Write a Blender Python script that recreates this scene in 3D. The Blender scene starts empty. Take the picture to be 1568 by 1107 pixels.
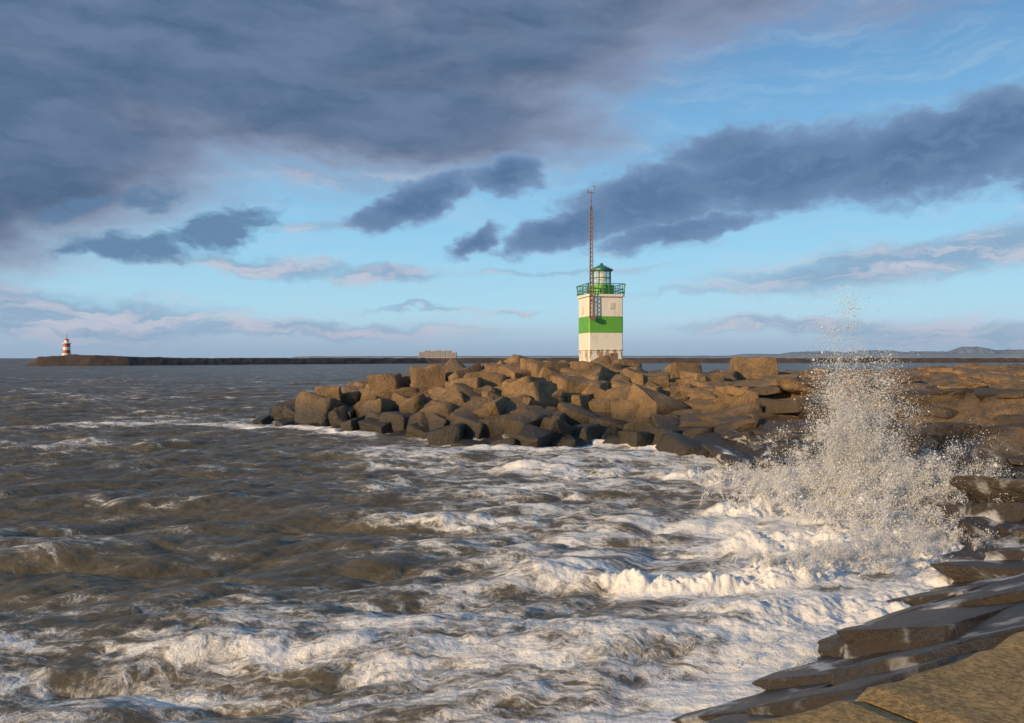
import bpy, bmesh, math, random
import numpy as np
from mathutils import Vector, Matrix, Euler, noise as mnoise
random.seed(7); rng=np.random.default_rng(7)
F=1220.0; CH=5.5; HY=548.0
def P(px,py,d): return Vector(((px-784)/F*d, d, CH-(py-HY)/F*d))
def lin(r,g,b):
    f=lambda c:(c/12.92 if c<=0.04045 else ((c+0.055)/1.055)**2.4)
    return (f(r/255),f(g/255),f(b/255),1)
scene=bpy.context.scene
def link(o,parent=None):
    scene.collection.objects.link(o)
    if parent: o.parent=parent
    return o
# ---------- numpy noise
_T=np.random.default_rng(3).random((256,256))
def vnoise(x,y):
    xi=np.floor(x).astype(int); yi=np.floor(y).astype(int)
    fx=x-xi; fy=y-yi; fx=fx*fx*(3-2*fx); fy=fy*fy*(3-2*fy)
    a=_T[xi%256,yi%256];b=_T[(xi+1)%256,yi%256];c=_T[xi%256,(yi+1)%256];d=_T[(xi+1)%256,(yi+1)%256]
    return (a*(1-fx)+b*fx)*(1-fy)+(c*(1-fx)+d*fx)*fy
def fbm(x,y,o=4,r=0.5):
    s=0;a=1;t=0
    for i in range(o):
        s=s+a*vnoise(x+17.3*i,y+9.1*i); t+=a; a*=r; x=x*2.03; y=y*2.03
    return s/t
def sstep(a,b,x):
    t=np.clip((x-a)/(b-a),0,1); return t*t*(3-2*t)
# ---------- material helpers
class NT:
    def __init__(s,tree): s.t=tree; s.n=tree.nodes; s.l=tree.links
    def new(s,t,**k):
        n=s.n.new(t)
        for a,b in k.items(): setattr(n,a,b)
        return n
    def set(s,sock,v):
        if isinstance(v,bpy.types.NodeSocket): s.l.new(v,sock)
        else: sock.default_value=v
    def math(s,op,a,b=0.0,c=None,clamp=False):
        n=s.new('ShaderNodeMath',operation=op); n.use_clamp=clamp
        s.set(n.inputs[0],a); s.set(n.inputs[1],b)
        if c is not None: s.set(n.inputs[2],c)
        return n.outputs[0]
    def vm(s,op,a,b=(0,0,0),sc=None):
        n=s.new('ShaderNodeVectorMath',operation=op)
        s.set(n.inputs[0],a); s.set(n.inputs[1],b)
        if sc is not None: s.set(n.inputs['Scale'],sc)
        return n.outputs['Value'] if op in('LENGTH','DOT_PRODUCT') else n.outputs[0]
    def noise(s,vec,scale,detail=4,rough=0.5,dist=0.0,color=False):
        n=s.new('ShaderNodeTexNoise'); s.set(n.inputs['Vector'],vec)
        n.inputs['Scale'].default_value=scale;n.inputs['Detail'].default_value=detail
        n.inputs['Roughness'].default_value=rough;n.inputs['Distortion'].default_value=dist
        return n.outputs['Color'] if color else n.outputs[0]
    def mr(s,v,a,b,c=0.0,d=1.0,smooth=True):
        n=s.new('ShaderNodeMapRange'); n.interpolation_type='SMOOTHSTEP' if smooth else 'LINEAR'
        s.set(n.inputs[0],v)
        for i,k in enumerate((a,b,c,d)): s.set(n.inputs[i+1],k)
        return n.outputs[0]
    def mix(s,f,a,b,mode='MIX'):
        n=s.new('ShaderNodeMix',data_type='RGBA',blend_type=mode)
        s.set(n.inputs[0],f); s.set(n.inputs[6],a); s.set(n.inputs[7],b)
        return n.outputs[2]
    def map(s,v,loc=(0,0,0),rot=(0,0,0),sc=(1,1,1),typ='POINT'):
        n=s.new('ShaderNodeMapping',vector_type=typ); s.set(n.inputs[0],v)
        n.inputs[1].default_value=loc;n.inputs[2].default_value=rot;n.inputs[3].default_value=sc
        return n.outputs[0]
    def bump(s,h,strength=0.5,dist=0.1,normal=None):
        n=s.new('ShaderNodeBump'); s.set(n.inputs['Height'],h)
        n.inputs['Strength'].default_value=strength;n.inputs['Distance'].default_value=dist
        if normal is not None: s.l.new(normal,n.inputs['Normal'])
        return n.outputs[0]
def mat(name):
    m=bpy.data.materials.new(name); m.use_nodes=True
    n=NT(m.node_tree); return m,n,m.node_tree.nodes['Principled BSDF']
def paint(name,c1,c2,scale=2.0,rough=0.6,thr=(0.5,0.7),bump=0.2,metal=0.0):
    m,n,b=mat(name)
    pos=n.new('ShaderNodeNewGeometry').outputs['Position']
    v=n.noise(n.map(pos,sc=(1,1,0.5)),scale,8,0.65)
    f=n.mr(v,thr[0],thr[1]); n.l.new(n.mix(f,c1,c2),b.inputs['Base Color'])
    b.inputs['Roughness'].default_value=rough; b.inputs['Metallic'].default_value=metal
    n.l.new(n.bump(v,bump,0.05),b.inputs['Normal'])
    return m

# ================= WORLD ====================
SUN_EL=math.radians(17); SUN_DIR=Vector((-0.78,-0.62,0)).normalized()
w=bpy.data.worlds.new("World"); scene.world=w; w.use_nodes=True
n=NT(w.node_tree); bg=w.node_tree.nodes['Background']; bg.inputs['Strength'].default_value=0.1
sky=n.new('ShaderNodeTexSky'); sky.sky_type='NISHITA'; sky.sun_disc=False
sky.sun_elevation=SUN_EL; sky.sun_rotation=math.atan2(SUN_DIR.x,SUN_DIR.y)
sky.air_density=1.0; sky.dust_density=1.0
d=n.new('ShaderNodeTexCoord').outputs['Generated']
sep=n.new('ShaderNodeSeparateXYZ'); n.l.new(d,sep.inputs[0]); X,Y,Z=sep.outputs
az=n.math('ARCTAN2',X,Y)
hyp=n.math('SQRT',n.math('ADD',n.math('MULTIPLY',X,X),n.math('MULTIPLY',Y,Y)))
el=n.math('DIVIDE',Z,n.math('MAXIMUM',hyp,0.02))
comb=n.new('ShaderNodeCombineXYZ'); n.l.new(az,comb.inputs[0]); n.l.new(el,comb.inputs[1])
uv=comb.outputs[0]
def C(v): 
    c=lin(*v); return (c[0]*10,c[1]*10,c[2]*10,1)
ramp=n.new('ShaderNodeValToRGB'); n.l.new(n.math('MULTIPLY',el,2.0),ramp.inputs[0])
st=[(0.0,(172,192,212)),(0.05,(180,208,228)),(0.13,(172,218,240)),(0.28,(152,210,242)),(0.5,(128,188,232)),(0.75,(106,158,206)),(1.0,(84,126,174))]
cr=ramp.color_ramp
while len(cr.elements)<len(st): cr.elements.new(0.5)
for e,(p,c) in zip(cr.elements,st): e.position=p; e.color=lin(*c)
rampc=n.vm('SCALE',ramp.outputs[0],sc=10.0)
skyc=n.mix(0.92,sky.outputs[0],rampc)
wn=n.noise(n.map(uv,sc=(1,1.8,1)),6.0,3,0.5,color=True)
wn2=n.noise(n.map(uv,sc=(1,1.7,1)),26.0,4,0.55,color=True)
uvw=n.vm('ADD',uv,n.vm('MULTIPLY',n.vm('SUBTRACT',wn,(0.5,0.5,0.5)),(.10,.05,0)))
uvw=n.vm('ADD',uvw,n.vm('MULTIPLY',n.vm('SUBTRACT',wn2,(0.5,0.5,0.5)),(.04,.03,0)))
def blobs(lst,vec):
    acc=None
    for (px,py,rx,ry,rot,wt) in lst:
        a=math.atan((px-784)/F); h=math.sqrt(F*F+(px-784)**2); v=(HY-py)/h
        m_=n.map(vec,loc=(a,v,0),rot=(0,0,math.radians(rot)),sc=(rx/F*math.cos(a),ry/F,1),typ='TEXTURE')
        L=n.vm('LENGTH',n.vm('MULTIPLY',m_,(1,1,0)))
        f=n.mr(L,1.35,0.15,0.0,wt)
        acc=f if acc is None else n.math('MAXIMUM',acc,f)
    return acc
big=[(250,30,800,235,-3,1.05),(0,180,420,200,-4,1.05),(560,165,480,120,-4,1.0),(760,50,440,180,8,0.95),(1080,5,340,90,5,0.68),(1400,-10,300,50,0,.42),(-170,300,320,140,0,1)]
bar=[(1000,300,200,68,12,1),(1190,260,240,76,5,1),(1430,235,250,84,4,1.05),(1530,195,190,66,0,1.05),(870,345,130,38,22,1),(1120,225,140,46,0,.9),
     (775,270,82,44,16,1.05),(640,308,120,38,20,1.05),(560,335,60,22,18,.8),(730,368,66,24,25,1),(1750,230,260,80,0,1),(1040,350,200,28,10,.85),(820,372,110,16,8,.7)]
scud=[(350,355,90,38,20,1.1),(190,385,110,24,0,1),(150,305,55,22,10,.95),(245,300,60,28,10,.95),(100,328,40,18,0,.9),(270,380,90,20,10,.95)]
thin=[(400,412,220,18,-3,.9),(585,424,130,16,0,.95),(1350,410,340,34,4,1.05),(1520,382,220,36,6,1.05),(70,480,380,46,-3,1.15),(450,505,420,22,0,.9),(640,472,110,7,0,.75),
      (1250,497,300,18,0,.9),(1480,510,300,24,0,.9),(780,478,60,7,0,.7),(850,420,240,9,2,.65),(1180,442,280,11,2,.75),(1000,380,160,12,4,.65),(560,275,260,22,-3,.65),(500,350,110,16,0,.7)]
fb=n.noise(n.map(uv,sc=(1,2.6,1)),8.0,6,0.56)
fb2=n.noise(n.map(uvw,loc=(3,1,0),sc=(1,1.7,1)),26.0,5,0.58)
fb3=n.noise(n.map(uvw,loc=(7,2,0),sc=(1,6,1)),9.0,5,0.6)
dB=n.math('ADD',blobs(big,uvw),n.math('MULTIPLY',n.math('SUBTRACT',fb,0.5),0.55))
aB=n.mr(dB,0.05,0.85)
dR=n.math('ADD',n.math('ADD',blobs(bar,uvw),n.math('MULTIPLY',n.math('SUBTRACT',fb2,0.5),0.9)),n.math('MULTIPLY',n.math('SUBTRACT',fb,0.5),0.3))
aR=n.mr(dR,0.20,0.68,0,.97)
dS=n.math('ADD',n.math('ADD',blobs(scud,uvw),n.math('MULTIPLY',n.math('SUBTRACT',fb2,0.5),1.5)),n.math('MULTIPLY',n.math('SUBTRACT',fb,0.5),0.5))
aS=n.mr(dS,0.2,0.95,0,.9)
dT=n.math('ADD',blobs(thin,uvw),n.math('MULTIPLY',n.math('SUBTRACT',fb3,0.5),1.1))
aT=n.mr(dT,0.15,1.0,0.0,0.8)
ns=n.noise(n.map(uvw,loc=(1,5,0),sc=(1,3.2,1)),5.0,5,0.55)
cb=n.mix(n.mr(ns,0.33,0.67),C((78,104,136)),C((106,128,158)))
cb=n.mix(n.mr(dB,1.0,0.3,0.0,0.8),cb,C((164,162,182)))
crr=n.mix(n.mr(dR,1.05,0.35,0,0.8),n.mix(n.mr(fb2,.35,.65),C((82,112,152)),C((102,130,166))),C((134,164,200)))
ct=n.mix(n.mr(fb3,0.42,0.62),C((134,162,192)),C((196,194,208)))
veil=n.mr(fb3,.42,.78,0,.32)
col=n.mix(veil,skyc,C((182,206,226)))
col=n.mix(aT,col,ct)
col=n.mix(aB,col,cb)
col=n.mix(aS,col,C((96,128,164)))
col=n.mix(aR,col,crr)
col=n.mix(n.mr(el,0.05,0.0,0,0.75),col,C((146,170,196)))
n.l.new(col,bg.inputs['Color'])
# sun
sl=bpy.data.lights.new('sun','SUN'); sl.energy=5.0; sl.angle=math.radians(0.6); sl.color=(1.0,0.71,0.38)
so=link(bpy.data.objects.new('sun',sl))
sd=Vector((SUN_DIR.x*math.cos(SUN_EL),SUN_DIR.y*math.cos(SUN_EL),math.sin(SUN_EL)))
so.rotation_euler=sd.to_track_quat('Z','Y').to_euler()
# camera
cam=bpy.data.cameras.new('camera'); cam.lens=28.0; cam.sensor_width=36; cam.clip_end=30000; cam.clip_start=0.05
co=link(bpy.data.objects.new('camera',cam)); co.location=(0,0,CH)
co.rotation_euler=(math.radians(90-0.26),0,0); scene.camera=co
scene.view_settings.view_transform='Standard'

# ================= SHORE ====================
shore=[(-90,-70),(-60,-28),(-20,-1),(-3,8.2),(2.1,11.3),(3.6,12.3),(5.8,14.8),(10.3,19.0),(12.6,23.5),(13.6,28),(13.6,33),(12,39),(10.3,46),(6.8,52),(1.4,48.8),(-3.4,49.5),(-6.7,56),(-14.2,62),(-21,67.5),(-23,71),(-19,78),(-5,86),(20,92),(60,96),(140,100),(420,120),(420,-90),(-90,-90)]
S=np.array(shore,float)
def sdist(x,y):
    dm=np.full(x.shape,1e9); ins=np.zeros(x.shape,bool)
    for i in range(len(S)):
        a=S[i];b=S[(i+1)%len(S)]; e=b-a
        t=np.clip(((x-a[0])*e[0]+(y-a[1])*e[1])/(e@e+1e-12),0,1)
        dm=np.minimum(dm,(x-a[0]-t*e[0])**2+(y-a[1]-t*e[1])**2)
        c=((a[1]>y)!=(b[1]>y)); 
        xx=a[0]+(y-a[1])*e[0]/(e[1] if e[1]!=0 else 1e-9)
        ins^=(c&(x<xx))
    dm=np.sqrt(dm); return np.where(ins,dm,-dm)
EU=np.array([.854,.520]); EN=np.array([-.520,.854]); EO=np.array([.99,3.49])
def edge_side(x,y): return (x-EO[0])*EU[1]-(y-EO[1])*EU[0]
def terr(x,y):
    s0=sdist(x,y)
    near=sstep(26,16,y)
    s=s0+(fbm(x*.35,y*.35,3)-.5)*1.6*(1-.7*near)
    k=0.31+0.04*near
    H=3.75+0.9*sstep(15,60,x)*sstep(35,60,y)
    z=np.where(s>0,np.minimum(s*k,H),np.maximum(s*0.5,-3.0))
    amp=sstep(-1,1,s)
    z=z+amp*((fbm(x*.5+7,y*.5,5,.55)-.5)*1.1)*(1-.7*near)
    z=z+amp*(np.round(fbm(x*.33+y*.2,y*.4-x*.1,2)*9)/9-.5)*1.0*(1-near*.75)
    es=edge_side(x,y)
    sp=np.maximum(s0,0); ab=np.maximum(-es,0)
    lim=3.25*sp/np.maximum(sp+ab,.01)+(fbm(x*1.3,y*1.3,3)-.5)*.25
    z=np.where((s0>0)&(near>0),z*(1-near)+near*np.minimum(z*1.25+.2,lim),z)
    z=np.where(es>-.3,np.minimum(z,3.25),z)
    return z,s0
def tz(x,y): return float(terr(np.array([x]),np.array([y]))[0][0])
def make_mesh(name,co,faces,smooth=True):
    me=bpy.data.meshes.new(name)
    nv=len(co); nf=len(faces)
    me.vertices.add(nv); me.vertices.foreach_set('co',co.astype(np.float32).ravel())
    k=faces.shape[1]
    me.loops.add(nf*k); me.loops.foreach_set('vertex_index',faces.astype(np.int32).ravel())
    me.polygons.add(nf); me.polygons.foreach_set('loop_start',np.arange(0,nf*k,k,dtype=np.int32))
    me.polygons.foreach_set('loop_total',np.full(nf,k,dtype=np.int32))
    me.polygons.foreach_set('use_smooth',np.full(nf,smooth))
    me.update(); me.validate()
    return me
def gridfaces(nx,ny):
    i,j=np.meshgrid(np.arange(nx-1),np.arange(ny-1),indexing='ij')
    a=(i*ny+j).ravel()
    return np.stack([a,a+ny,a+ny+1,a+1],1)
xs=np.concatenate([np.arange(-90,-30,3),np.arange(-30,45,.22),np.geomspace(45,420,60)])
ys=np.concatenate([np.arange(-90,-4,2.5),np.arange(-4,40,.18),np.arange(40,100,.4),np.arange(100,140,3)])
Xg,Yg=np.meshgrid(xs,ys,indexing='ij'); Zg,Sg=terr(Xg,Yg)
me=make_mesh('shore_ground',np.stack([Xg.ravel(),Yg.ravel(),Zg.ravel()],1),gridfaces(len(xs),len(ys)))
ground=link(bpy.data.objects.new('shore_ground',me))
def rockmat(name,dry1,dry2,wet,foam=True,wetline=(1.0,2.6),fthr=.55):
    m,n,b=mat(name)
    g=n.new('ShaderNodeNewGeometry'); pos=g.outputs['Position']
    sp=n.new('ShaderNodeSeparateXYZ'); n.l.new(pos,sp.inputs[0])
    a=n.noise(pos,0.8,5,.6); f=n.noise(pos,9,6,.7)
    c=n.mix(n.mr(a,.35,.65),dry1,dry2)
    c=n.mix(n.mr(f,.3,.75),n.mix(1.0,c,(.50,.47,.45,1),'MULTIPLY'),c)
    wz=n.math('ADD',sp.outputs[2],n.math('MULTIPLY',n.math('SUBTRACT',a,.5),1.6))
    wf=n.mr(wz,wetline[0],wetline[1],1,0)
    c=n.mix(n.math('MULTIPLY',n.mr(n.noise(pos,1.7,4,.6),.5,.65),n.mr(wz,1.2,3.2,.7,0)),c,(.07,.065,.02,1))
    c=n.mix(wf,c,wet)
    rg=n.mr(wf,0,1,.85,.40)
    if foam:
        v=n.vm('ADD',pos,n.vm('SCALE',n.noise(pos,.6,3,.5,color=True),sc=2.0))
        fn=n.noise(n.map(v,rot=(0,0,.5),sc=(1.4,.5,1)),.9,7,.58)
        ff=n.math('MULTIPLY',n.mr(fn,fthr,fthr+.12),n.mr(sp.outputs[2],2.6,.4,0,.85))
        c=n.mix(ff,c,(.55,.57,.6,1))
    n.l.new(c,b.inputs['Base Color']); n.l.new(rg,b.inputs['Roughness'])
    h=n.math('ADD',n.noise(pos,3,8,.65),n.math('MULTIPLY',f,.4))
    n.l.new(n.bump(h,.9,.2),b.inputs['Normal'])
    return m
m_rock=rockmat('breakwater_stone',(.37,.235,.115,1),(.21,.14,.075,1),(.042,.032,.021,1),False,(.9,2.9))
m_slab=rockmat('wet_stone',(.15,.105,.06,1),(.09,.065,.042,1),(.046,.036,.028,1),True,(1.0,3.2),.53)
m_ground=rockmat('shore_stone',(.31,.205,.105,1),(.18,.125,.07,1),(.045,.037,.03,1),True,(1.2,3.0),.54)
ground.data.materials.append(m_ground)

# ================= ROCKS ====================
def rock_geo(size,seed,boxy=.75,tilt=.4,yaw=None,bev=.16,slope=0.0,extra=8):
    r=random.Random(seed); bm=bmesh.new()
    for sx in(-1,1):
        for sy in(-1,1):
            for sz in(-1,1):
                q=boxy+r.uniform(-.28,.18)*(.5 if extra<3 else 1)
                bm.verts.new((sx*q*(1+r.uniform(-.22,.2)*(.5 if extra<3 else 1)),sy*q*(1+r.uniform(-.22,.2)),sz*q*(1+r.uniform(-.22,.2)*(.5 if extra<3 else 1))))
    for i in range(extra):
        v=Vector((r.gauss(0,1),r.gauss(0,1),r.gauss(0,1))).normalized()*r.uniform(.9,1.1); bm.verts.new(v)
    ch=bmesh.ops.convex_hull(bm,input=bm.verts)
    bmesh.ops.delete(bm,geom=[e for e in ch['geom_interior'] if isinstance(e,bmesh.types.BMVert)],context='VERTS')
    bmesh.ops.dissolve_limit(bm,angle_limit=.3,verts=bm.verts,edges=bm.edges)
    lim=[max(abs(v.co[i]) for v in bm.verts) for i in range(3)]
    bmesh.ops.bevel(bm,geom=list(bm.edges),offset=min(bev,.12),segments=2,affect='EDGES',profile=.5,clamp_overlap=True)
    bmesh.ops.triangulate(bm,faces=bm.faces)
    for v in bm.verts:
        for i in range(3): v.co[i]=max(-lim[i],min(lim[i],v.co[i]))
    bmesh.ops.subdivide_edges(bm,edges=[e for e in bm.edges if e.calc_length()>.32],cuts=2,use_grid_fill=True)
    bmesh.ops.triangulate(bm,faces=bm.faces)
    for _ in range(2 if bev>.1 else 1):
        bmesh.ops.smooth_vert(bm,verts=bm.verts,factor=.45,use_axis_x=True,use_axis_y=True,use_axis_z=True)
    rot=Euler((r.uniform(-tilt,tilt),r.uniform(-tilt,tilt),r.uniform(0,6.28) if yaw is None else r.uniform(-.15,.15))).to_matrix()
    if yaw is not None: rot=Euler((-slope,0,yaw)).to_matrix()@rot
    vs=[]
    for v in bm.verts:
        c=v.co.copy(); c+=c.normalized()*(mnoise.noise(c*1.7+Vector((seed,0,0)))*.16+mnoise.noise(c*5+Vector((seed,3,0)))*.06)
        c=rot@Vector((c.x*size[0],c.y*size[1],c.z*size[2])); vs.append(c)
    bm.verts.index_update()
    fs=[[v.index for v in f.verts] for f in bm.faces]; bm.free()
    return np.array([tuple(v) for v in vs]),np.array(fs)
def build_rocks(name,items,m,**kw):
    V=[];Fc=[];o=0
    for it in items:
        (p,size,seed,boxy)=it[:4]; k2=dict(kw); 
        if len(it)>4: k2.update(it[4])
        v,f=rock_geo(size,seed,boxy,**k2); V.append(v+np.array(p)); Fc.append(f+o); o+=len(v)
    me=make_mesh(name,np.concatenate(V),np.concatenate(Fc),True); me.materials.append(m)
    me.set_sharp_from_angle(angle=math.radians(50))
    return link(bpy.data.objects.new(name,me))
items=[];k=0
yy=46.0
while yy<82:
    xx=-26.0
    while xx<17:
        x=xx+random.uniform(-.5,.5); y=yy+random.uniform(-.6,.6)
        z,s=terr(np.array([x]),np.array([y])); z=float(z[0]); s=float(s[0])
        if s>-0.5 and not (abs(x-8.3)<3.0 and abs(y-76)<3.5):
            sc=random.uniform(1.0,1.75)*(1.0 if s>1.5 else .75); fl=1.0
            if x<-15: sc*=.72
            if y>70: sc*=.8
            if x>10.5: fl=.6
            base=min(z,3.7)
            items.append(((x,y,base-.06*sc-(1-fl)*.6+random.uniform(-.15,.25)),(sc*1.22,sc*1.1,sc*random.uniform(.82,1.02)*fl),k,.84,dict(tilt=.4 if fl==1 else .2,bev=random.choice([.08,.12,.12]),extra=random.choice([2,4,7])))); k+=1
        xx+=1.8 if yy<70 else 2.6
    yy+=1.75
for (px,py,d,s) in [(1152,574,66,1.7),(1105,590,64,1.3),(1048,576,65,1.3),(1075,592,62,1.3),(655,583,66,1.45),(765,580,66,1.5),(835,582,64,1.6),(900,586,66,1.5),(940,586,67,1.3),(1000,596,62,1.5),(590,592,66,1.2),(505,606,66,1.0),(715,598,62,1.3)]:
    p=P(px,py,d); items.append((tuple(p),(s*1.05,s*1.05,s*.9),k,.92,dict(tilt=.15,bev=.10,extra=2,yaw=random.uniform(-.4,.4)))); k+=1
build_rocks('breakwater_boulders',items,m_rock,tilt=.5)
items=[]
for i in range(620):
    x=random.uniform(2,45); y=random.uniform(8,62)
    z,s=terr(np.array([x]),np.array([y])); z=float(z[0]); s=float(s[0])
    if s<0.2 or s>13 or edge_side(x,y)>-8.5 or (y>46 and x<17): continue
    sc=random.uniform(.6,1.6)*(0.6 if y<24 else 1)
    items.append(((x,y,z-.16*sc),(sc*1.4,sc,sc*.34),1000+i,.85))
ya=math.atan2(EU[1],EU[0])
off=.8
while off<9:
    L=-18.0; sz=.72+.05*off
    while L<26:
        wd=random.uniform(.6,1.5)*(1+.05*off)
        p=EO+EU*(L+wd)+EN*(off+random.uniform(-.15,.15))
        sv=float(sdist(p[0:1],p[1:2])[0])
        if sv>-.1 and random.random()>.10:
            z0=tz(p[0]-EN[0]*.5,p[1]-EN[1]*.5); z1=tz(p[0]+EN[0]*.7,p[1]+EN[1]*.7)
            sl_=min(.55,max(.0,math.atan((z0-z1)/1.2)))
            items.append(((p[0],p[1],(z0+z1)/2-.13+random.uniform(-.05,.05)),(wd*1.25,sz*1.2,.33),int(5000+L*31+off*100),.95,dict(tilt=.05,yaw=ya,bev=.07,slope=sl_,extra=2)))
        L+=wd*2.0
    off+=sz*1.9
build_rocks('stone_revetment',items,m_slab,tilt=.20,bev=.10)
items=[]
for i in range(380):
    x=random.uniform(15,75); y=random.uniform(42,88)
    z=tz(x,y)
    sc=random.uniform(.4,1.3)
    items.append(((x,y,z-.08),(sc*1.4,sc,sc*.30),3000+i,.8))
build_rocks('scattered_shore_stones',items,m_rock,tilt=.2)

# ================= SEAWALL CAP ====================
mc,n,b=mat('weathered_concrete')
pos=n.new('ShaderNodeNewGeometry').outputs['Position']
a=n.noise(pos,1.2,6,.6); f=n.noise(pos,26,8,.75); vo=n.new('ShaderNodeTexVoronoi'); vo.inputs['Scale'].default_value=38; n.l.new(pos,vo.inputs['Vector'])
c=n.mix(n.mr(a,.35,.7),(.58,.39,.16,1),(.40,.275,.12,1)); c=n.mix(n.mr(f,.38,.62),n.mix(1,c,(.42,.42,.40,1),'MULTIPLY'),c)
c=n.mix(n.mr(vo.outputs['Distance'],.0,.3,.6,0),c,(.70,.54,.32,1))
c=n.mix(n.mr(n.noise(pos,3.2,6,.65),.56,.70,0,.55),c,(.12,.095,.05,1))
n.l.new(c,b.inputs['Base Color']); b.inputs['Roughness'].default_value=.9
n.l.new(n.bump(n.math('ADD',n.noise(pos,45,6,.7),n.math('MULTIPLY',a,1.5)),1.0,.04),b.inputs['Normal'])
def slab_prism(bm,L0,L1,wid,z0,z1):
    u=Vector((EU[0],EU[1],0)); v=Vector((EU[1],-EU[0],0)); o=Vector((EO[0],EO[1],0))
    nL=max(2,int((L1-L0)/.12)); rows=[]
    prof=[(-.03,z0),(-.02,z1-.10),(0,z1-.06),(.03,z1-.02),(.09,z1)]
    prof+= [(.09+(wid-.09)*q,z1) for q in (.004,.01,.018,.03,.05,.08,.12,.2,.35,.6,1.0)]
    for i in range(nL+1):
        L=L0+(L1-L0)*i/nL; row=[]
        for j,(t,z) in enumerate(prof):
            jit=(float(fbm(np.array(L*2.1),np.array(4.),4))-.5)*.22 if j<6 else 0
            p=o+u*L+v*(t+jit); zz=z+(float(fbm(np.array(p.x*1.5),np.array(p.y*1.5),3))-.5)*.06
            if i in(0,nL): zz-=.03
            row.append(bm.verts.new((p.x,p.y,zz)))
        rows.append(row)
    for i in range(nL):
        for j in range(len(prof)-1):
            bm.faces.new((rows[i][j],rows[i][j+1],rows[i+1][j+1],rows[i+1][j]))
    for r in(rows[0],rows[-1]):
        b2=[bm.verts.new((q.co.x,q.co.y,z0)) for q in r]
        for j in range(len(r)-1):
            bm.faces.new((r[j],r[j+1],b2[j+1],b2[j]))
bm=bmesh.new(); cuts=[-24,-18,-12,-6,-.25,.75,6.5,12.5,18,24]
for a_,e in zip(cuts[:-1],cuts[1:]): slab_prism(bm,a_,e-.04,40,3.1,3.9)
bmesh.ops.recalc_face_normals(bm,faces=bm.faces)
me=bpy.data.meshes.new('concrete_promenade'); bm.to_mesh(me); bm.free(); me.materials.append(mc)
link(bpy.data.objects.new('concrete_promenade',me))

# ================= SEA ====================
def tess(N,L,peak,direc,spread,seed):
    r=np.random.default_rng(seed)
    kx=np.fft.fftfreq(N,L/N)*2*np.pi; KX,KY=np.meshgrid(kx,kx,indexing='ij'); K=np.sqrt(KX**2+KY**2); K[0,0]=1
    kp=2*np.pi/peak; D=np.array(direc)/np.hypot(*direc)
    c=(KX*D[0]+KY*D[1])/K
    Pk=np.exp(-1.25*(kp/K)**2)/K**3.5*(np.abs(c)**spread)*np.exp(-(K*L/N*.9)**2)
    Pk*=np.where(c<0,.15,1); Pk[0,0]=0
    h=np.sqrt(Pk)*(r.normal(size=(N,N))+1j*r.normal(size=(N,N)))
    H=np.fft.ifft2(h).real; sd_=H.std()
    dx=np.fft.ifft2(-1j*KX/K*h).real; dy=np.fft.ifft2(-1j*KY/K*h).real
    return H/sd_,dx/sd_,dy/sd_
def samp(A,L,x,y):
    N=A.shape[0]; u=x/L*N; v=y/L*N; i=np.floor(u).astype(int); j=np.floor(v).astype(int); fu=u-i; fv=v-j
    i0=i%N;i1=(i+1)%N;j0=j%N;j1=(j+1)%N
    return (A[i0,j0]*(1-fu)+A[i1,j0]*fu)*(1-fv)+(A[i0,j1]*(1-fu)+A[i1,j1]*fu)*fv
T1=tess(512,83,9,(.35,-.93),5,1); T2=tess(512,19,2.8,(.4,-.9),3,2); T3=tess(256,211,20,(.25,-.96),6,5)
r_=np.concatenate([np.linspace(1,7,12,endpoint=False),np.geomspace(7,140,900,endpoint=False),np.geomspace(140,700,160,endpoint=False),np.geomspace(700,15000,40)])
th=np.radians(np.concatenate([np.arange(-180,-48,4),np.linspace(-48,42,860),np.arange(46,180.1,4)]))
Rg,Tg=np.meshgrid(r_,th,indexing='ij'); X0=Rg*np.sin(Tg); Y0=Rg*np.cos(Tg)
s=sdist(X0,Y0)
shal=sstep(1.5,-9,s)*.7+.3
far=sstep(400,90,Rg)
H=0;DX=0;DY=0
for (T,Ls,amp,ch) in ((T1,83,.12,1.0),(T3,211,.10,.9),(T2,19,.038,.9)):
    a_=amp*(shal if Ls>30 else (.6+.4*shal))
    if Ls<30: a_=a_*sstep(200,60,Rg)
    a_=a_*(.4+.6*far)
    H=H+a_*samp(T[0],Ls,X0,Y0); DX=DX+a_*ch*samp(T[1],Ls,X0,Y0); DY=DY+a_*ch*samp(T[2],Ls,X0,Y0)
def polyd(x,y,pts):
    dm=np.full(x.shape,1e9); tt=np.zeros(x.shape); sg=np.zeros(x.shape)
    for i in range(len(pts)-1):
        a=np.array(pts[i]);b=np.array(pts[i+1]);e=b-a
        t=np.clip(((x-a[0])*e[0]+(y-a[1])*e[1])/(e@e),0,1)
        ddx=x-a[0]-t*e[0];ddy=y-a[1]-t*e[1];dd=np.hypot(ddx,ddy); m=dd<dm
        dm=np.where(m,dd,dm); tt=np.where(m,(i+t)/(len(pts)-1),tt); sg=np.where(m,np.sign(ddx*e[1]-ddy*e[0]),sg)
    return dm*sg,tt
cov=np.zeros_like(X0)
lump=fbm(X0*1.7,Y0*1.7,5,.6)-.5
lump2=fbm(X0*6+3,Y0*6,4,.6)-.5
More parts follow.
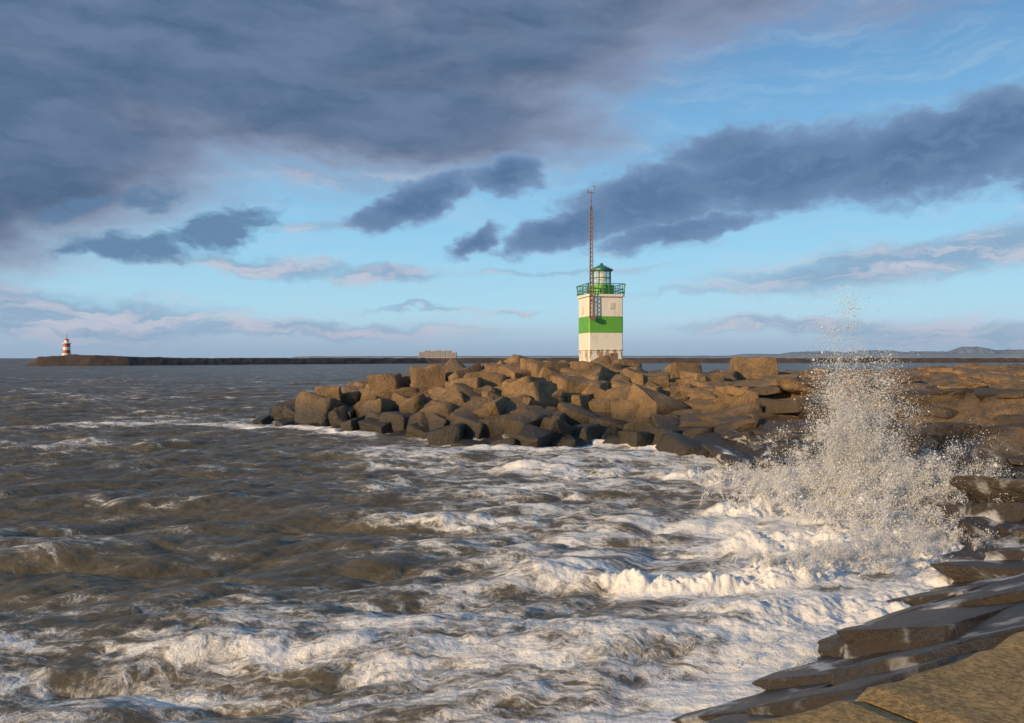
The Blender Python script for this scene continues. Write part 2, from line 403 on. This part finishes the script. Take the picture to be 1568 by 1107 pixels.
ridges=[([(-3,20.6),(0,20.0),(4,19.3),(7,19.6),(9.3,20.8),(11.5,22.5)],.40,.7,(1.2,2.6),.92),
        ([(4.5,37.5),(7,35.5),(10,33.5),(13,33)],.4,.8,(1.4,3.2),.9),
        ([(5.5,28.6),(8,27.5),(11,27),(13.6,28)],.6,.9,(2.0,3.6),1.02),
        ([(5,24),(9,23.2),(12,24)],.3,.8,(1.6,2.4),.9),
        ([(2.5,15.8),(5.5,17),(8,18.5)],.12,.7,(1.0,1.3),.66),
        ([(-25,66),(-21,64.5),(-15,60.5),(-8,55)],.2,.9,(1.8,1.4),.75),
        ([(4,52),(7,50),(10,45)],.3,.9,(2.0,1.2),.75),
        ([(-4,48),(1,47),(5,49)],.2,.8,(2.0,1.2),.65),
        ([(-9,15.5),(-5,15),(0,15.4),(3,15)],.12,.7,(.8,1.1),.5),
        ([(-20,31),(-14,29),(-9,29.5)],.15,1.1,(.3,.4),.3),
        ([(-6,27),(-2,25.5),(2,26)],.2,.9,(.6,1.2),.65),
        ([(-1,39),(3,38),(6,39)],.22,1,(.8,1.4),.65),
        ([(-10,42),(-4,41),(1,42)],.15,1,(.6,1.0),.5),
        ([(0,13.2),(3,14.2),(6,17)],.12,.8,(.8,1.0),.52)]
wx=X0+(fbm(X0*.3,Y0*.3,3)-.5)*3.0; wy=Y0+(fbm(X0*.3+40,Y0*.3,3)-.5)*3.0
for pts,hh,wd,(fr,bk),fs in ridges:
    dd,t=polyd(wx,wy,pts); e=sstep(0,.25,t)*sstep(1.0,.85,t)
    if fs>=.85: e=sstep(0,.4,t)
    sh=np.exp(-(np.where(dd>0,dd/(wd*.7),dd/(wd*1.8)))**2)
    H=H+hh*sh*(e*.95+.05)*(.8+lump*1.2)
    cov=np.maximum(cov,np.exp(-(np.where(dd>0,dd/fr,dd/bk))**2)*e*fs)
q=X0/np.maximum(Y0,1)
zone=.08+.37*sstep(-.30,.04,q)*sstep(62,44,Y0)+.34*sstep(23,13,Y0+1.2*np.sin(X0*.5))*(1-.8*sstep(-.15,.1,q))+.12*sstep(.1,.35,q)*sstep(42,30,Y0)
zone+= .36*sstep(-1.8,-.2,s)*sstep(100,80,Y0)
dd,t=polyd(X0,Y0,[(-36,66),(-28,67),(-22,66)]); zone=np.maximum(zone,.7*np.exp(-(dd/1.8)**2))
zone+= (fbm(X0*.15+5,Y0*.3,3)-.5)*.6
hc=samp(T1[0],83,X0,Y0)*.6+samp(T3[0],211,X0,Y0)*.3
zone+= .13*np.clip(hc-.3,-.3,1.5)
cov=np.clip(np.maximum(zone,cov+zone*.2),0,1.1)
strong=sstep(.72,1.0,cov)
H=H+strong*(lump*.40+lump2*.10)*sstep(70,40,Rg)*sstep(14,19,Rg)
hb=sstep(95,130,Y0)*sstep(-40,0,X0); H=H*(1-.8*hb)
H=np.where(s>5,-1.0,H)
Vv=np.stack([(X0+DX).ravel(),(Y0+DY).ravel(),H.ravel()],1)
me=make_mesh('sea_water',Vv,gridfaces(len(r_),len(th))[:,::-1])
at=me.attributes.new('foam','FLOAT','POINT'); at.data.foreach_set('value',cov.ravel().astype(np.float32))
sea=link(bpy.data.objects.new('sea_water',me))
ms,n,b=mat('sea_water'); g=n.new('ShaderNodeNewGeometry'); pos=g.outputs['Position']
at=n.new('ShaderNodeAttribute'); at.attribute_name='foam'; cv=at.outputs['Fac']
p2=n.vm('MULTIPLY',pos,(1,1,.6))
wv=n.noise(p2,.35,3,.55,color=True); wv2=n.noise(p2,1.8,3,.55,color=True)
pw=n.vm('ADD',p2,n.vm('SCALE',n.vm('SUBTRACT',wv,(.5,.5,.5)),sc=1.8))
pw=n.vm('ADD',pw,n.vm('SCALE',n.vm('SUBTRACT',wv2,(.5,.5,.5)),sc=.55))
ps=n.map(pw,rot=(0,0,.12),sc=(.55,1.35,1))
def lacef(nn,k): return n.math('SUBTRACT',1.0,n.math('MULTIPLY',n.math('ABSOLUTE',n.math('SUBTRACT',nn,.5)),k),clamp=True)
n1=n.noise(ps,.9,9,.66)
lace=lacef(n.noise(ps,1.6,6,.62),9.0)
lace2=lacef(n.noise(ps,4.2,5,.65),6.5)
fv=n.math('ADD',cv,n.math('MULTIPLY',n.math('SUBTRACT',n1,.5),2.0))
fv=n.math('ADD',fv,n.math('ADD',n.math('MULTIPLY',lace,.26),n.math('MULTIPLY',lace2,.18)))
fv=n.math('ADD',fv,n.math('MULTIPLY',n.math('SUBTRACT',n.noise(p2,14,4,.7),.5),.35))
fm=n.mr(fv,.46,1.06)
wc=n.mix(n.mr(n.noise(p2,.08,3,.5),.35,.65),(.100,.081,.048,1),(.074,.063,.040,1))
wc=n.mix(n.mr(fv,.1,.6,0,.5),wc,(.17,.145,.105,1))
c=n.mix(fm,wc,(.78,.75,.70,1))
n.l.new(c,b.inputs['Base Color']); n.l.new(n.mr(fm,0,1,.38,.85),b.inputs['Roughness']); b.inputs['IOR'].default_value=1.333
b.inputs['Specular IOR Level'].default_value=.38
sm=n.noise(n.map(p2,rot=(0,0,.2),sc=(.7,1.4,1)),4.0,5,.6)
h=n.math('ADD',n.math('MULTIPLY',sm,.8),n.math('MULTIPLY',fm,n.math('ADD',.12,n.math('MULTIPLY',n.noise(p2,8,4,.6),.7))))
n.l.new(n.bump(h,.42,.15),b.inputs['Normal'])
me.materials.append(ms)

# ================= SPRAY ====================
pts=[];sz=[]
def jets(cx,cy,cz,nj,vmean,spr,nd,wid,lean=(0,0),ms_=-4.95,vs=.3):
    for j in range(nj):
        o=np.array([cx+rng.normal()*wid,cy+rng.normal()*wid*.7,cz])
        v=np.array([rng.normal()*spr+lean[0],rng.normal()*spr*.8+lean[1],abs(rng.normal(vmean,vmean*vs))])
        m=int(nd*rng.uniform(.1,1.9)**1.5); t=rng.beta(1.3,1.3,m)*v[2]/9.8*1.35
        vv=v+rng.normal(size=(m,3))*.5*(.2+.8*rng.random((m,1)))
        p=o+vv*t[:,None]; p[:,2]-=4.9*t*t
        pts.append(p); sz.append(np.exp(rng.normal(ms_,.55,m)))
jets(12.3,29.5,.3,100,6.0,.8,560,.8,(.2,0))
jets(12.6,29.3,.3,80,7.6,.45,560,.45,(.0,0))
jets(12.0,28.5,.3,150,3.8,1.7,420,1.5,(.3,0))
jets(11.4,28.0,.4,160,2.3,1.6,380,1.9)
jets(13.2,27.5,.6,120,3.6,1.4,420,1.2,(1.0,0))
for pc in [(9.5,33.3),(11.2,31.5),(12.8,26.2),(12.0,24),(10.5,25)]: jets(pc[0],pc[1],.3,60,2.6,1.1,260,1.1)
for pc in [(7,19.7),(8.5,20.4),(9.8,21),(10.9,21.8),(11.5,23)]: jets(pc[0],pc[1],.35,60,1.9,.9,300,.7,ms_=-5.5)
for pc in [(4.6,14.4),(5.4,15.6),(6.5,17)]: jets(pc[0],pc[1],.0,24,1.7,.7,200,.5,ms_=-5.8)
Pp=np.concatenate(pts); Ss=np.concatenate(sz); ok=Pp[:,2]>-.2; Pp=Pp[ok];Ss=Ss[ok]
tet=np.array([[1,1,1],[1,-1,-1],[-1,1,-1],[-1,-1,1]])*.9
off=tet[None]*Ss[:,None,None]*(1+.4*rng.normal(size=(len(Ss),4,3)))
VV=(Pp[:,None,:]+off).reshape(-1,3); ti=np.array([[0,1,2],[0,3,1],[0,2,3],[1,3,2]])
FF=(ti[None]+4*np.arange(len(Ss))[:,None,None]).reshape(-1,3)
me=make_mesh('sea_spray',VV,FF,True); msp,n,b=mat('spray_droplets')
df=n.new('ShaderNodeBsdfDiffuse'); df.inputs[0].default_value=(.98,.98,.98,1); tr=n.new('ShaderNodeBsdfTranslucent'); tr.inputs[0].default_value=(.99,.99,.99,1)
mx_=n.new('ShaderNodeMixShader'); mx_.inputs[0].default_value=.45; n.l.new(df.outputs[0],mx_.inputs[1]); n.l.new(tr.outputs[0],mx_.inputs[2])
n.l.new(mx_.outputs[0],msp.node_tree.nodes['Material Output'].inputs[0])
me.materials.append(msp); link(bpy.data.objects.new('sea_spray',me))

# ================= helpers for built objects ====================
def fin(bm,name,m,parent,smooth=False,bev=0):
    if bev: bmesh.ops.bevel(bm,geom=list(bm.edges),offset=bev,segments=2,affect='EDGES')
    bmesh.ops.recalc_face_normals(bm,faces=bm.faces)
    me=bpy.data.meshes.new(name); bm.to_mesh(me); bm.free(); me.materials.append(m)
    if smooth:
        for p in me.polygons: p.use_smooth=True
    return link(bpy.data.objects.new(name,me),parent)
def abox(bm,cx,cy,cz,sx,sy,sz):
    r=bmesh.ops.create_cube(bm,size=1); 
    for v in r['verts']: v.co=Vector((v.co.x*sx+cx,v.co.y*sy+cy,v.co.z*sz+cz))
    return r['verts']
def acyl(bm,a,b_,r1,r2=None,seg=12):
    a=Vector(a);b_=Vector(b_); r2=r1 if r2 is None else r2; L=(b_-a).length
    q=(b_-a).to_track_quat('Z','Y').to_matrix().to_4x4()
    bmesh.ops.create_cone(bm,cap_ends=True,segments=seg,radius1=r1,radius2=r2,depth=L,matrix=Matrix.Translation((a+b_)/2)@q)
white=paint('white_paint',(.76,.71,.60,1),(.60,.50,.38,1),1.5,.6,(.5,.75))
green=paint('green_paint',(.12,.36,.04,1),(.07,.26,.03,1),2,.5)
dgreen=paint('dark_green_metal',(.03,.17,.09,1),(.02,.09,.05,1),4,.4)
peel=paint('peeling_base_paint',(.74,.68,.58,1),(.34,.22,.14,1),2.6,.8,(.50,.58),.6)
rust=paint('rusty_steel',(.22,.13,.08,1),(.12,.06,.035,1),5,.7)
red=paint('red_paint',(.50,.07,.04,1),(.35,.06,.04,1),3,.5)
mg,n,b=mat('lantern_glass'); b.inputs['Base Color'].default_value=(.8,.9,.9,1); b.inputs['Roughness'].default_value=.05; b.inputs['Alpha'].default_value=.35
# ================= LIGHTHOUSE ====================
lh=link(bpy.data.objects.new('lighthouse',None)); lh.location=(8.55,77,0); lh.rotation_euler=(0,0,math.radians(12))
def oct_tower(bm,w_,ch,z0,z1,w2=None):
    w2=w_ if w2 is None else w2
    def ring(w,z): 
        h=w/2; c=ch
        return [bm.verts.new(p) for p in [(h-c,-h,z),(h,-h+c,z),(h,h-c,z),(h-c,h,z),(-h+c,h,z),(-h,h-c,z),(-h,-h+c,z),(-h+c,-h,z)]]
    a=ring(w_,z0);b_=ring(w2,z1)
    for i in range(8): bm.faces.new((a[i],a[(i+1)%8],b_[(i+1)%8],b_[i]))
    bm.faces.new(a[::-1]); bm.faces.new(b_)
def zz(py): return CH-(py-HY)/F*77
for nm,y0,y1,w_,m in [('base',566,536.5,3.34,peel),('lower_wall',536,510.3,3.38,white),('green_band',510,486,3.42,green),('upper_wall',485.7,456,3.38,white)]:
    bm=bmesh.new(); oct_tower(bm,w_,.10,zz(y0) if nm!='base' else 3.0,zz(y1)); fin(bm,nm,m,lh)
bm=bmesh.new(); oct_tower(bm,3.5,.1,zz(536.6),zz(535.4)); fin(bm,'base_string_course',peel,lh)
bm=bmesh.new(); oct_tower(bm,3.7,.2,zz(456),zz(452.5)); fin(bm,'gallery_slab',white,lh)
bm=bmesh.new(); abox(bm,.75,-1.69,zz(551),.7,.06,1.3); fin(bm,'base_door',rust,lh)
bm=bmesh.new(); abox(bm,-1.71,.1,zz(475),.05,.5,.7); abox(bm,.6,-1.71,zz(470),.45,.05,.6);fin(bm,'vents',paint('vent_paint',(.6,.56,.5,1),(.45,.40,.34,1)),lh)
bm=bmesh.new(); zb=zz(452.5); zt=zz(436.5); hw=1.78
cs=[(-hw,-hw),(hw,-hw),(hw,hw),(-hw,hw)]
for i in range(4):
    a=Vector((*cs[i],0));b_=Vector((*cs[(i+1)%4],0))
    for hgt in (zt,(zt+zb)/2,zb+.22): acyl(bm,(a.x,a.y,hgt),(b_.x,b_.y,hgt),.035,seg=6)
    for j in range(7):
        p=a.lerp(b_,j/7); acyl(bm,(p.x,p.y,zb),(p.x,p.y,zt),.035 if j else .05,seg=6)
    d_=Vector((a.x,a.y,0)).normalized(); acyl(bm,(a.x*.9,a.y*.9,zb-.4),(a.x+d_.x*.12,a.y+d_.y*.12,zt),.05,seg=6)
fin(bm,'gallery_railing',dgreen,lh)
bm=bmesh.new(); acyl(bm,(.1,0,zb),(.1,0,zz(437)),1.18,seg=16); fin(bm,'lantern_drum',green,lh)
bm=bmesh.new(); acyl(bm,(.1,0,zz(437)),(.1,0,zz(415)),.86,seg=16); fin(bm,'lantern_glass_room',mg,lh)
bm=bmesh.new()
for i in range(8):
    an=i*math.pi/4+.2; x,y=.1+.9*math.cos(an),.9*math.sin(an); acyl(bm,(x,y,zz(437)),(x,y,zz(414.5)),.05,seg=6)
for h_ in(437,426): 
    for i in range(16):
        a1=i*math.pi/8;a2=a1+math.pi/8; acyl(bm,(.1+.9*math.cos(a1),.9*math.sin(a1),zz(h_)),(.1+.9*math.cos(a2),.9*math.sin(a2),zz(h_)),.04,seg=5)
fin(bm,'lantern_frame',dgreen,lh)
bm=bmesh.new(); acyl(bm,(.1,0,zz(437)),(.1,0,zz(430)),.3,seg=12); acyl(bm,(.1,0,zz(430)),(.1,0,zz(418)),.42,.34,seg=12); fin(bm,'lamp_optic',white,lh)
bm=bmesh.new(); acyl(bm,(.1,0,zz(415)),(.1,0,zz(412.5)),1.12,1.10,seg=16); acyl(bm,(.1,0,zz(412.5)),(.1,0,zz(406)),1.06,.22,seg=16); acyl(bm,(.1,0,zz(406)),(.1,0,zz(403)),.2,.12,seg=10); fin(bm,'lantern_roof',dgreen,lh)
mx=-1.6; my=-2.05; bm=bmesh.new(); z0=zz(490); z1=zz(322); w_=.17
leg=[(mx-w_,my-w_*.6),(mx+w_,my-w_*.6),(mx,my+w_*.9)]
for (x,y) in leg: acyl(bm,(x,y,z0),(x+(mx-x)*.35,y+(my-y)*.35,z1),.045,.035,seg=6)
z=z0; i=0
while z<z1-.4:
    f0=.35*(z-z0)/(z1-z0)
    for q_ in range(3):
        a=leg[(q_+i)%3];b_=leg[(q_+i+1)%3]
        acyl(bm,(a[0]+(mx-a[0])*f0,a[1]+(my-a[1])*f0,z),(b_[0]+(mx-b_[0])*f0,b_[1]+(my-b_[1])*f0,z+.4),.022,seg=4)
    z+=.4;i+=1
acyl(bm,(mx,my,z1-.3),(mx,my,zz(300)),.05,.035,seg=6)
acyl(bm,(mx-.35,my,zz(303)),(mx+.4,my,zz(303)),.03,seg=5); acyl(bm,(mx+.33,my,zz(303)),(mx+.33,my,zz(292)),.03,seg=5)
acyl(bm,(mx-.3,my,zz(303)),(mx-.3,my,zz(298)),.05,seg=6); acyl(bm,(mx+.15,my,zz(293)),(mx+.5,my,zz(293)),.025,seg=5)
for h_ in(486,462,448): abox(bm,mx,my+.22,zz(h_),.1,.55,.1)
fin(bm,'weather_mast',rust,lh)
bm=bmesh.new(); abox(bm,mx+.18,my-.1,zz(488.5),.45,.35,.4); fin(bm,'mast_equipment_box',rust,lh,bev=.02)

# ================= DISTANT THINGS ====================
def ridge(name,path,hf,halfw,m,step=6.0,base=-.5):
    prof=[(-1,0),(-.75,.45),(-.45,.9),(-.2,1),(.2,1),(.6,.8),(1,0)]
    out=[]
    for i in range(len(path)-1):
        a=Vector(path[i]);b_=Vector(path[i+1]); e=b_-a; m_=max(1,int(e.length/step)); nn=Vector((e.y,-e.x)).normalized()
        for j in range(m_):
            p=a+e*(j/m_); row=[]
            for (o,hh) in prof:
                jit=(float(fbm(np.array(p.x*.09+o*5),np.array(p.y*.09+hh*3),4,.6))-.5)
                q=p+nn*(-o*halfw); row.append((q.x,q.y,base+(hf(p.x)-base)*hh+(jit*hf(p.x)*.35 if hh>0 else 0)))
            out.append(row)
    out[0]=[(x,y,base) for x,y,z in out[0]]
    V=np.array(out).reshape(-1,3); me=make_mesh(name,V,gridfaces(len(out),len(prof)),False); me.materials.append(m)
    return link(bpy.data.objects.new(name,me))
pier=paint('far_pier_stone',(.045,.033,.028,1),(.085,.06,.048,1),.08,.9,(.35,.65))
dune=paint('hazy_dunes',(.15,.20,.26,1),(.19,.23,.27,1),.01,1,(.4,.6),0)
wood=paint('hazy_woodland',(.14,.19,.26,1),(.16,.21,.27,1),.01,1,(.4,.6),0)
ridge('far_breakwater',[(-337,556),(-330,557),(-318,560),(-300,566),(-280,575),(-88,800),(120,850),(480,900),(1100,1000)],lambda x:(5.4+2.4*math.exp(-((x+305)/26)**2)) if x<-60 else 5.2,10,pier,4)
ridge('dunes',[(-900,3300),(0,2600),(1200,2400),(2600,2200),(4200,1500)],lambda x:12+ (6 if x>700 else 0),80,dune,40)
def hf(x):
    px=784+F*x/3000; h=0
    for c_,w_,a_ in [(1250,60,18),(1340,50,22),(1420,60,18),(1490,34,34),(1540,60,24),(1620,80,24),(1720,90,20)]: h=max(h,a_*math.exp(-((px-c_)/w_)**4))
    return 11+h
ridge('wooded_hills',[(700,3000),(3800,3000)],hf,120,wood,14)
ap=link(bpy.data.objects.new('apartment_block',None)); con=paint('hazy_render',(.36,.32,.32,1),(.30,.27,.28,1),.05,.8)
bm=bmesh.new(); hzwin=paint('hazy_windows',(.14,.15,.17,1),(.12,.13,.15,1)); bw=bmesh.new(); d_=1150; sx=d_/F
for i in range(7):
    px=646+i*8.2; hh=(10,12.2,11.4,12.2,11.6,12,9)[i]*sx+4; x=(px-784)*sx
    abox(bm,x,d_,hh/2+1,7.6*sx,14,hh)
    for fl in range(3):
        for q_ in(-2,0,2): abox(bw,x+q_*sx,d_-7.1,hh-1.2-3*fl,1.2*sx,.3,1.6)
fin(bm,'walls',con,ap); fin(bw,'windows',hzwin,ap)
fl=link(bpy.data.objects.new('far_lighthouse',None)); fl.location=((102-784)/F*566,566,0)
def fz(py): return CH-(py-HY)/F*562
for nm,y0,y1,r1,r2,m in [('plinth',548,541,3.2,3.0,white),('lower_wall',541,536,2.5,2.4,red),('white_band',536,531,2.4,2.3,white),('upper_wall',531,526,2.3,2.25,red),('gallery',526,525,3.1,3.1,white),('lantern',525,520.5,1.5,1.5,white),('roof',520.5,518,1.9,.3,red)]:
    bm=bmesh.new(); acyl(bm,(0,0,fz(y0)),(0,0,fz(y1)),r1,r2,seg=12); fin(bm,nm,m,fl)
bm=bmesh.new(); acyl(bm,(0,0,fz(518)),(0,0,fz(512)),.15,seg=6); fin(bm,'finial',red,fl)
print('spray',len(Ss))
